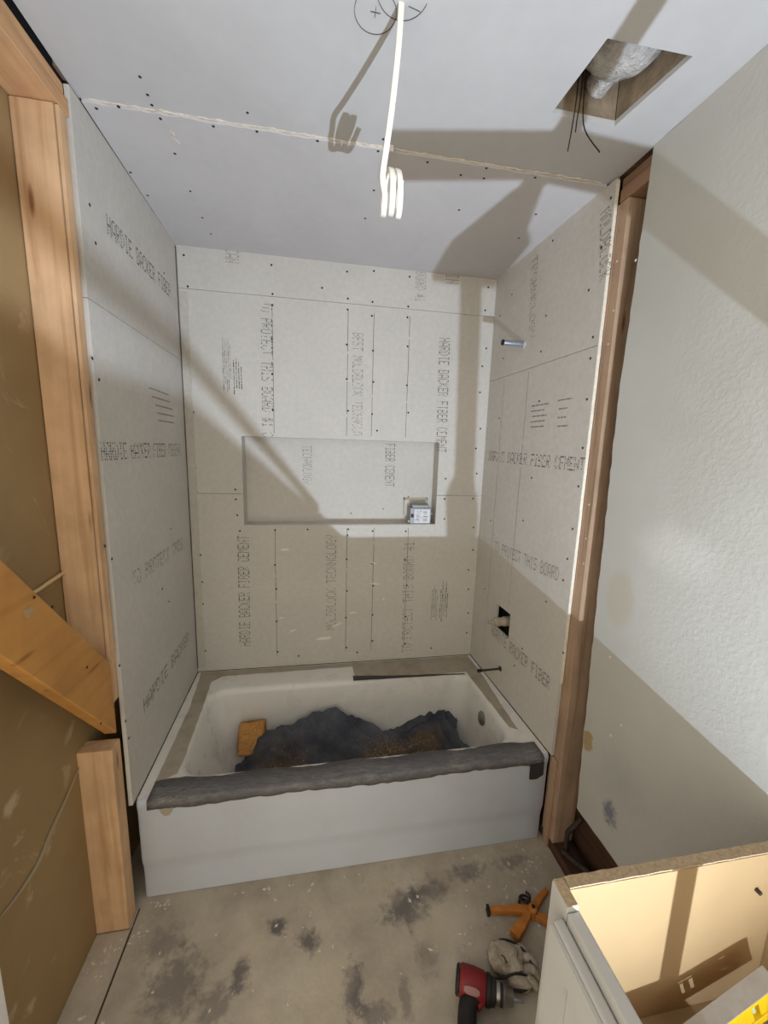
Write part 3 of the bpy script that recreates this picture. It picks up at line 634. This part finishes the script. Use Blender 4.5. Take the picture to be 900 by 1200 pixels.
# ------------------------------------------------------------------ plumbing
YS = .31
sp = thing('shower_pipe', FR.p(YS, 2.066), 'zinc stub pipe for the shower sticking out of the right board wall', 'pipe')
a = FR.p(YS, 2.066); ax = FR.n
lathe('pipe', a, ax, [(-.04, .0105), (.004, .0105), (.004, .012), (.10, .012), (.104, .0105), (.104, .0085), (.09, .0085)], ZINC, sp)
lathe('pipe_collar', a, ax, [(.0003, .016), (.004, .0155), (.006, .0125)], plain('pale_caulk', srgb(188, 184, 178), .8), sp); lathe('end_cap', a, ax, [(.100, .0122), (.106, .0122), (.107, .009), (.107, .001)], SCREW, sp)
vv = thing('shower_valve', FR.p(.33, .76), 'dusty shower valve body poking from the square hole in the board', 'valve')
a = FR.p(.335, .768)
lathe('valve_body', a, ax, [(-.045, .024), (.0, .024), (.003, .021), (.046, .021), (.049, .018), (.053, .017), (.054, .012), (.066, .012), (.067, .007), (.080, .007), (.081, .001)], BRASSD, vv)
lathe('retaining_nut', a, ax, [(.030, .0235), (.042, .0235), (.043, .022)], BRASSD, vv, 8)
st = thing('spout_pipe', FR.p(.345, .521), 'thin dark stub pipe for the tub spout near the rim', 'pipe')
a = FR.p(.345, .521)
lathe('pipe', a, ax, [(-.03, .0055), (.11, .0055), (.111, .001)], IRON, st); lathe('end_cap', a, ax, [(.104, .0085), (.122, .0085), (.124, .006), (.124, .001)], SCREW, st); lathe('escutcheon', a, ax, [(.0004, .013), (.004, .012), (.006, .007)], IRON, st)

# little box in the niche
jb = thing('junction_box', (1.15, .03, NZ0+.003), 'small grey metal box with a white printed label in the niche corner', 'box')
bz = NZ0+.0035
box('box_body', (1.095, .012, bz), (1.212, .07, bz+.088), BOXG, jb, .003); box('box_lid', (1.105, .008, bz+.089), (1.20, .072, bz+.104), BOXG, jb, .003)
lb = box('label', (1.118, .0095, bz+.004), (1.205, .0117, bz+.080), LABELW, jb)
FJ = Frame((0, .0095, 0), (1, 0, 0), (0, 0, 1), (0, -1, 0))
print_block(FJ, 1.122, 1.160, bz+.01, bz+.075, 7, INKL, lb, False, .0004); print_block(FJ, 1.165, 1.202, bz+.01, bz+.070, 7, INKL, lb, False, .0004)
box('knockout', (1.099, .009, bz+.035), (1.114, .0117, bz+.055), SCREW, jb); box('mounting_ear', (1.085, .02, bz+.006), (1.0945, .05, bz+.02), BOXG, jb, .001); box('mounting_ear', (1.2125, .02, bz+.05), (1.222, .05, bz+.06), BOXG, jb, .001)

# ------------------------------------------------------------------ hanging cable and vent
hc = thing('hanging_cable', (.76, -1.105, ZM), 'white flat electrical cable hanging from the ceiling, ending in a coil', 'cable')
path = [(.761, -1.105, 2.50), (.760, -1.105, 2.452), (.757, -1.104, 2.38), (.748, -1.103, 2.28), (.738, -1.102, 2.20), (.732, -1.104, 2.15)]
cy_, cz_, rr_ = -1.072, 2.142, .036
for k in range(1, 33):
    a = math.pi+2*math.pi*k/12; rad = rr_*(1-.10*math.sin(k*.9)*.6)
    path.append((.733+.0165*k/12+.004, cy_+rad*math.cos(a)*.9, cz_+rad*1.18*math.sin(a)))
pf = [(.0058, .0022), (.004, .003), (-.004, .003), (-.0058, .0022), (-.0058, -.0022), (-.004, -.003), (.004, -.003), (.0058, -.0022)]
bm = bmesh.new(); add_sweep(bm, smoothpath(path, 5), pf, Vector((1, .15, 0))); link('cable', mesh(bm), ROMEX, hc, True)
e = Vector(path[-1]); tube('wire_tip', [e, e+Vector((.003, .004, -.012))], .0014, SCREW, hc, 6)
vf = thing('vent_duct', (cx_.x, cx_.y, ZM), 'dusty lumpy vent duct elbow inside the square hole in the ceiling', 'duct')
bm = bmesh.new(); bmesh.ops.create_uvsphere(bm, u_segments=48, v_segments=24, radius=1)
for v_ in bm.verts:
    d = v_.co.copy(); k_ = 1+.05*noise.noise(d*4)+.03*noise.noise(d*9)
    v_.co = Vector((cx_.x+.002+d.x*.10*k_, cx_.y-.012+d.y*.074*k_, ZM+.095+d.z*.07*k_))
link('duct_elbow', mesh(bm), DUCT, vf, True)
bm = bmesh.new(); add_sweep(bm, [(cx_.x+.01, cx_.y+.0, ZM+.08), (cx_.x+.012, cx_.y+.04, ZM+.075), (cx_.x+.012, cx_.y+.085, ZM+.07)], circ(.03, 14)); link('duct_neck', mesh(bm), DUCT, vf, True)
for i, (dx, dl_, dd) in enumerate(((-.056, .095, -.004), (-.036, .085, .075), (-.045, .05, .002))):
    x, y = cx_.x+dx, cx_.y+.062
    w_ = tube('stray_wire', smoothpath([(x, y, ZM+.10), (x+.003, y+.004, ZM+.02), (x+dd*.2, y+.006, ZM-dl_*.5), (x+dd*.9, y+.01, ZM-dl_)], 6), .0016, SCREW, None, 6); tag(w_, ['straight thin dark wire hanging from the ceiling hole', 'thin dark wire with a curled end hanging from the ceiling hole', 'short thin dark wire stub hanging in the ceiling hole'][i], 'wire')

# ------------------------------------------------------------------ vanity cabinet and what stands in it
VX0, VX1, VY0, VY1, VZ, SH = .990, 1.523, -1.520, -2.74, .887, .560
va = thing('vanity_cabinet', (1.25, -2.1, 0), 'topless vanity cabinet with white front and lit tan inside by the white wall', 'cabinet')
for y in (VY0, VY1+.018):
    sd_ = box('side_panel', (VX0+.0206, y-.018, .002), (VX1, y, VZ-.0015), MAPLE, va)
    bm = bmesh.new(); add_prism(bm, Frame((0, 0, VZ-.001), (1, 0, 0), (0, 1, 0), (0, 0, 1)), jag([(VX0+.021, y-.0172), (VX1, y-.0172), (VX1, y+.0005), (VX0+.021, y+.0005)], .0008, .012), 0, .0025); link('raw_edge', mesh(bm), PARTICLE, sd_)
box('back_panel', (1.452, VY1+.019, .10), (1.462, VY0-.0185, VZ-.03), MAPLE, va)
box('shelf', (VX0+.022, VY1+.019, SH-.016), (1.4515, VY0-.0185, SH), MAPLE, va)
box('bottom_panel', (VX0+.022, VY1+.019, .09), (1.4515, VY0-.0185, .106), MAPLE, va); box('toe_kick', (VX0+.05, VY1+.019, .002), (VX0+.066, VY0-.0185, .089), CABWHITE, va)
box('face_frame_rail', (VX0, VY1, .835), (VX0+.02, VY0-.042, VZ-.009), CABWHITE, va, .002); box('face_frame_rail', (VX0, VY1, .09), (VX0+.02, VY0-.042, .13), CABWHITE, va, .002)
fs = box('face_frame_stile', (VX0, VY0-.041, .002), (VX0+.02, VY0, VZ-.001), CABWHITE, va, .001); box('raw_edge', (VX0+.001, VY0-.0405, VZ-.0008), (VX0+.019, VY0-.0005, VZ+.0012), PARTICLE, fs)
box('face_frame_stile', (VX0, -2.15, .131), (VX0+.02, -2.10, .844), CABWHITE, va, .002)
box('inner_cleat', (VX0+.021, VY1+.02, SH+.0005), (VX0+.04, VY0-.02, .844), CABWHITE, va)
def front(name, y0, y1, z0, z1):
    d = box(name, (VX0-.020, y1, z0), (VX0-.0008, y0, z1), CABWHITE, va, .005, None, 3)
    f_ = .05
    bm = bmesh.new(); FP = Frame((VX0-.0205, 0, 0), (0, -1, 0), (0, 0, 1), (-1, 0, 0))
    for r_ in (rect(-y0+.004, -y1-.004, z0+.004, z0+f_), rect(-y0+.004, -y1-.004, z1-f_, z1-.004), rect(-y0+.004, -y0+f_, z0+f_, z1-f_), rect(-y1-f_, -y1-.004, z0+f_, z1-f_)): add_prism(bm, FP, r_, 0, .006)
    link('panel_frame', mesh(bm), CABWHITE, d)
    return d
front('drawer_front', VY0-.035, -2.11, .66, .862); front('drawer_front', -2.14, VY1+.02, .66, .862); 
for y0, y1 in ((VY0-.035, -2.11), (-2.14, VY1+.02)):
    d = front('door', y0, y1, .115, .645)
hb = hit(886, 1042, 1, -1.538); lathe('shelf_pin', (hb.x, -1.5382, hb.z), (0, -1, 0), [(0, .004), (.008, .004), (.009, .001)], IRON, va, 10)
# spirit level leaning in the cabinet
A_ = Vector((1.200, -1.590, .6235)); B_ = Vector((1.386, -1.578, .7015)); d_ = (B_-A_).normalized(); wd = Vector((-.10, -.99, 0)); wd = (wd-d_*wd.dot(d_)).normalized(); hd = d_.cross(wd).normalized()
if hd.z > 0: hd = -hd
ML = Matrix(((d_.x, wd.x, hd.x, A_.x), (d_.y, wd.y, hd.y, A_.y), (d_.z, wd.z, hd.z, A_.z), (0, 0, 0, 1))); LL = (B_-A_).length
lv = thing('spirit_level', (1.3, -1.6, SH), 'yellow spirit level with grey top leaning inside the open cabinet', 'level')
bm = bmesh.new()
for lo, hi in (((0, 0, 0.0022), (LL, .024, .012)), ((0, 0, .047), (LL, .024, .060)), ((0, .002, .0122), (.055, .022, .0468)), ((.085, .002, .0122), (.14, .022, .0468)), ((.155, .002, .0122), (LL, .022, .0468))): add_box(bm, lo, hi, .0008, ML, 1)
link('body', mesh(bm), YELLOW, lv); box('top_rail', (0, -.001, 0), (LL, .025, .002), LEVELG, lv, 0, ML)
for s in (.070, .1475):
    lathe('vial', ML @ Vector((s, .012, .016)), ML.to_3x3() @ Vector((0, 0, 1)), [(0, .006), (.027, .006)], VIAL, lv, 12)
bm = bmesh.new()
for lo, hi in (((.052, .0235, .014), (.088, .026, .018)), ((.052, .0235, .042), (.088, .026, .046)), ((.052, .0235, .018), (.056, .026, .042)), ((.084, .0235, .018), (.088, .026, .042))): add_box(bm, lo, hi, .0006, ML, 1)
link('vial_frame', mesh(bm), LABELW, lv)
wk = prism('shadow_block', Frame((0, -1.72, 0), (1, 0, 0), (0, 0, 1), (0, -1, 0)), [(1.036, SH+.0005), (1.235, SH+.0005), (1.235, .664), (1.036, .632)], -.04, 0, wood('block_wood', srgb(190, 150, 96), srgb(150, 110, 66), 'X')); tag(wk, 'wood block added on the cabinet shelf to shade the far panel', 'wood')  # unseen block added to cast the low shadow on the far side panel
# work light in the cabinet, beside the camera
wl_ = thing('work_light', (LAMP.x, LAMP.y-.07, SH), 'black work light standing on the cabinet shelf, lens tilted up', 'lamp')
ld = Vector((-.06, 1, .80)).normalized(); sx = Vector((1, 0, 0)); sx = (sx-ld*sx.dot(ld)).normalized(); sz = sx.cross(ld)
MW = Matrix(((sx.x, ld.x, sz.x, LAMP.x), (sx.y, ld.y, sz.y, LAMP.y), (sx.z, ld.z, sz.z, LAMP.z), (0, 0, 0, 1)))
box('lamp_housing', (-.055, -.085, -.045), (.055, -.02, .045), BLACKP, wl_, .006, MW)
for i in range(6): box('cooling_fin', (-.045+.0165*i, -.105, -.04), (-.040+.0165*i, -.0855, .04), BLACKP, wl_, 0, MW)
em = N('lamp_lens', .3); em.color((1, 1, 1, 1)); em.b.inputs['Emission Color'].default_value = (1, .97, .93, 1); em.b.inputs['Emission Strength'].default_value = 3
box('lamp_lens', (-.02, -.0195, -.02), (.02, -.016, .02), em.m, wl_, 0, MW)
box('lamp_base', (LAMP.x-.07, LAMP.y-.12, SH+.0005), (LAMP.x+.07, LAMP.y-.02, SH+.014), BLACKP, wl_, .004)
for s in (-1, 1): tube('lamp_bracket', [(LAMP.x+s*.062, LAMP.y-.07, SH+.012), (LAMP.x+s*.062, LAMP.y-.065, LAMP.z-.03), (LAMP.x+s*.050, LAMP.y-.055, LAMP.z-.035)], .006, BLACKP, wl_, 8)
sl = bpy.data.lights.new('lamp_beam', 'SPOT'); sl.energy = LAMP_POWER*4; sl.color = (.70, .83, 1.0); sl.spot_size = math.radians(136); sl.spot_blend = 1.0; sl.shadow_soft_size = .005
so = bpy.data.objects.new('lamp_beam', sl); COL.objects.link(so); so.parent = wl_; so.matrix_parent_inverse = Matrix.Translation(-ROOT[wl_.name])
so.matrix_world = Matrix.Translation(LAMP) @ Vector((-.42, 1, .88)).to_track_quat('-Z', 'Y').to_matrix().to_4x4()
so.location = LAMP; so.rotation_euler = Vector((-.42, 1, .88)).to_track_quat('-Z', 'Y').to_euler()
# tripod with a cross bar, standing in the cabinet in front of the lamp
tr_ = thing('tripod_stand', (1.21, -1.85, SH), 'black tripod pole with a cross bar standing in the cabinet', 'stand')
tube('pole', [(1.212, -1.85, SH+.02), (1.207, -1.85, .95), (1.187, -1.85, 1.62)], .014, BLACKP, tr_, 16)
for lo, hi in (((1.022, -1.862, -.026), (1.196, -1.838, .026)), ((1.196, -1.862, -.028), (1.46, -1.838, .03))):
    sg = 1 if lo[0] < 1.1 else -1; c_ = Vector((1.196, -1.85, 1.372))
    box('cross_bar', lo, hi, BLACKP, tr_, .004, Matrix.Translation(c_) @ Matrix.Rotation(-.22*sg if sg > 0 else .06, 4, 'Y') @ Matrix.Translation((-1.196, 1.85, 0)))
prism('clamp_knob', Frame((0, -1.87, 0), (1, 0, 0), (0, 0, 1), (0, -1, 0)), [(1.151, 1.17), (1.236, 1.17), (1.238, 1.222), (1.222, 1.245), (1.209, 1.30), (1.178, 1.30), (1.149, 1.21)], -.04, 0, BLACKP, tr_)
prism('clamp_knob', Frame((0, -1.87, 0), (1, 0, 0), (0, 0, 1), (0, -1, 0)), [(1.189, .842), (1.230, .842), (1.228, .875), (1.219, .915), (1.190, .915), (1.184, .90)], -.04, 0, BLACKP, tr_)
for a in (1.2, 3.3, 5.4): tube('leg', [(1.212, -1.85, SH+.10), (1.212+.14*math.cos(a), -1.85+.14*math.sin(a), SH+.006)], .006, BLACKP, tr_, 8)
# unseen stick added on the cabinet's front edge to cast the diagonal shadow band
stk_ = box('shadow_stick', (-.003, -.48, -.005), (.003, .48, .005), wood('stick_wood', srgb(190, 150, 100), srgb(150, 110, 70), 'Y'), None, .001, Matrix.Translation((1.0, -2.24, .9195)) @ Matrix.Rotation(-.062, 4, 'X')); tag(stk_, 'thin wood stick added along the cabinet front edge to cast a shadow band', 'stick')
bk_ = box('wood_block', (.985, -2.738, VZ+.002), (1.04, -2.70, VZ+.0555), STUDY, None, .002); tag(bk_, 'small added wood block under the stick on the cabinet corner', 'wood')

# ------------------------------------------------------------------ tools on the floor
dr_ = thing('cordless_drill', (1.06, -1.17, 0), 'red and black cordless drill lying on its side on the dusty floor', 'drill')
b0 = Vector((1.012, -1.148, .040)); b1 = Vector((1.20, -1.232, .038)); dx = (b1-b0).normalized()
lathe('motor_housing', b0, dx, [(.006, .020), (.007, .033), (.014, .037), (.045, .038), (.075, .036), (.082, .033)], RED, dr_)
lathe('rear_cap', b0, dx, [(-.004, .018), (-.003, .030), (.002, .034), (.0055, .034)], BLACKP, dr_)
lathe('gear_collar', b0, dx, [(.0825, .031), (.084, .035), (.094, .035), (.096, .031), (.108, .030), (.110, .024)], BLACKP, dr_)
lathe('chuck', b0, dx, [(.1105, .022), (.114, .024), (.135, .024), (.140, .020), (.160, .016), (.162, .010)], CHROME, dr_)
lathe('chuck_ring', b0, dx, [(.122, .0246), (.131, .0246)], BLACKP, dr_); lathe('drill_bit', b0, dx, [(.162, .004), (.186, .004), (.19, .001)], ZINC, dr_, 8)
hp = smoothpath([b0+dx*.045+Vector((-.006, -.022, -.004)), (1.024, -1.205, .036), (1.006, -1.245, .034), (1.0, -1.275, .034)], 6)
bm = bmesh.new(); add_sweep(bm, hp, lambda t: circ(.019+.004*t, 14, 1, 1.25)); link('handle', mesh(bm), BLACKP, dr_, True)
box('battery', (-.055, -.030, -.032), (.060, .030, .032), BLACKP, dr_, .008, Matrix.Translation((1.022, -1.292, .034)) @ Matrix.Rotation(-.25, 4, 'Z'), 3)
tube('trigger', [b0+dx*.062+Vector((.004, -.03, 0)), (1.05, -1.215, .036)], .008, RED, dr_, 8)
ml = Matrix.Translation(b0+dx*.042+Vector((-.012, -.028, .0245))) @ Matrix.Rotation(math.atan2(dx.y, dx.x), 4, 'Z') @ Matrix.Rotation(.85, 4, 'X')
bm = bmesh.new(); add_sweep(bm, [ml @ Vector((-.022, 0, 0)), ml @ Vector((-.012, 0, .001)), ml @ Vector((.012, 0, .001)), ml @ Vector((.022, 0, 0))], lambda t: circ(.009 if .2 < t < .8 else .005, 12, 1, .2), ml.to_3x3() @ Vector((0, 1, 0))); link('name_plate', mesh(bm), plain('worn_badge', srgb(150, 110, 106), .6), dr_, True)

gl = thing('work_glove', (1.19, -1.15, 0), 'dust-covered pale work glove with black edging between drill and clamp', 'glove')
def lump(name, c, r, rot, mat, parent, amp=.10, fr=3.0, seed=0):
    bm = bmesh.new(); bmesh.ops.create_uvsphere(bm, u_segments=36, v_segments=20, radius=1)
    Mx = Matrix.Translation(c) @ Matrix.Rotation(rot, 4, 'Z')
    for v_ in bm.verts:
        d = v_.co.copy(); k_ = 1+amp*noise.noise(d*fr+Vector((seed, 0, 0)))+amp*.5*noise.noise(d*fr*2.5+Vector((0, seed, 0)))
        sq = Vector((math.copysign(abs(d.x)**.8, d.x), math.copysign(abs(d.y)**.8, d.y), math.copysign(abs(d.z)**.7, d.z)))
        v_.co = Mx @ Vector((sq.x*r[0]*k_, sq.y*r[1]*k_, max(sq.z*r[2]*k_, -r[2]*.95)))
    return link(name, mesh(bm), mat, parent, True)
lump('palm', (1.184, -1.122, .028), (.055, .040, .027), -.35, GLOVE, gl, .16, 2.6, 1)
lump('cuff', (1.203, -1.172, .020), (.036, .020, .019), -.3, GLOVE, gl, .12, 3, 4)
for i, (p0, p1, p2) in enumerate([((1.205, -1.112, .028), (1.24, -1.106, .033), (1.262, -1.118, .018)), ((1.215, -1.130, .03), (1.255, -1.132, .033), (1.275, -1.146, .016)), ((1.212, -1.148, .028), (1.25, -1.158, .03), (1.265, -1.172, .015)), ((1.205, -1.165, .024), (1.235, -1.178, .026), (1.25, -1.190, .013))]):
    tube('finger', smoothpath([p0, p1, p2], 6), lambda t: .0135*(1-.18*t) if t < .97 else .005, GLOVE, gl, 12)
tube('finger', smoothpath([(1.15, -1.105, .026), (1.16, -1.083, .022), (1.19, -1.073, .014)], 6), lambda t: .014*(1-.2*t) if t < .97 else .005, GLOVE, gl, 12, label='dusty thumb of the glove')
tube('black_edging', smoothpath([(1.135, -1.098, .018), (1.165, -1.078, .030), (1.20, -1.080, .036), (1.235, -1.105, .042), (1.252, -1.14, .038), (1.25, -1.17, .030)], 6), .0035, BLACKP, gl, 8)
tube('black_edging', smoothpath([(1.122, -1.150, .018), (1.15, -1.164, .034), (1.19, -1.166, .044), (1.225, -1.172, .038)], 6), .003, BLACKP, gl, 8)
tube('black_edging', smoothpath([(1.14, -1.121, .036), (1.165, -1.126, .055), (1.172, -1.145, .054)], 6), .0016, BLACKP, gl, 6)
tube('black_edging', smoothpath([(1.178, -1.184, .020), (1.195, -1.193, .022), (1.22, -1.190, .022), (1.236, -1.180, .014)], 6), .004, BLACKP, gl, 8)

cp = thing('spring_clamp', (1.29, -1.02, 0), 'orange spring clamp with black pads lying on the floor by the cabinet', 'clamp')
def arm(name, pts, w, h, mat):
    bm = bmesh.new(); add_sweep(bm, smoothpath(pts, 6), lambda t: [(h(t), w(t)), (-h(t), w(t)), (-h(t), -w(t)), (h(t), -w(t))], Vector((0, 0, 1)))
    bmesh.ops.bevel(bm, geom=bm.edges[:], offset=.0015, segments=1, affect='EDGES'); return link(name, mesh(bm), mat, cp)
arm('jaw', [(1.338, -1.012, .022), (1.28, -1.000, .024), (1.192, -.986, .020)], lambda t: .015-.008*t, lambda t: .012-.003*t, ORANGE)
arm('handle_grip', [(1.318, -1.018, .022), (1.285, -1.042, .024), (1.240, -1.068, .022)], lambda t: .010+.007*t, lambda t: .011+.004*t, ORANGE)
arm('jaw', [(1.338, -1.012, .018), (1.375, -.985, .018), (1.43, -.955, .016)], lambda t: .014-.007*t, lambda t: .010, ORANGE)
arm('handle_grip', [(1.345, -1.02, .018), (1.385, -1.05, .018), (1.43, -1.07, .016)], lambda t: .010+.005*t, lambda t: .010, ORANGE)
lathe('pivot', (1.338, -1.013, .004), (0, 0, 1), [(0, .016), (.036, .016), (.040, .011), (.041, .001)], ORANGE, cp)
lathe('pivot_pin', (1.338, -1.013, .041), (0, 0, 1), [(.0002, .007), (.005, .006), (.006, .001)], SCREW, cp)
bm = bmesh.new(); add_sweep(bm, [(1.322+.018*math.cos(t*.35), -.985+.013*math.sin(t*.35), .018+.0009*t) for t in range(40)], circ(.0042, 8)); link('coil_spring', mesh(bm), BLACKP, cp, True)
box('jaw_pad', (-.006, -.012, -.012), (.004, .012, .012), BLACKP, cp, .002, Matrix.Translation((1.187, -.985, .020)) @ Matrix.Rotation(-.15, 4, 'Z'))
# loose chips on the floor
bm = bmesh.new()
spots = [(-.05, -.93, .035, 26), (-.03, -1.1, .04, 26), (.02, -1.15, .03, 10), (.05, -.80, .04, 14), (1.25, -.95, .12, 26), (1.05, -1.02, .12, 24), (.5, -.98, .3, 40), (.02, -.86, .03, 14), (1.4, -.84, .08, 22)]
for (x0, y0, s_, cnt) in spots:
    for _ in range(cnt):
        x, y = random.gauss(x0, s_*.6), random.gauss(y0, s_*.6)
        if y > -.775 and x < 1.53: y = -.79
        if x > 1.52 or x < -.1: continue
        zb = .0062 if x < -.006 else .0003; r = random.uniform(.0015, .006); a = random.random()*6; st_ = random.uniform(.4, 2.2)
        vs = [bm.verts.new((x+r*math.cos(a+k*1.57)*(st_ if k % 2 else 1), y+r*math.sin(a+k*1.57)*(st_ if k % 2 else 1), zb)) for k in range(4)]; tpv = bm.verts.new((x, y, zb+r*.5))
        bm.faces.new(vs)
        for k in range(4): bm.faces.new((vs[k], vs[(k+1) % 4], tpv))
ch = link('floor_debris', mesh(bm), CHIP); tag(ch, 'scattered pale chips and crumbs on the dusty floor', 'debris', kind='stuff')
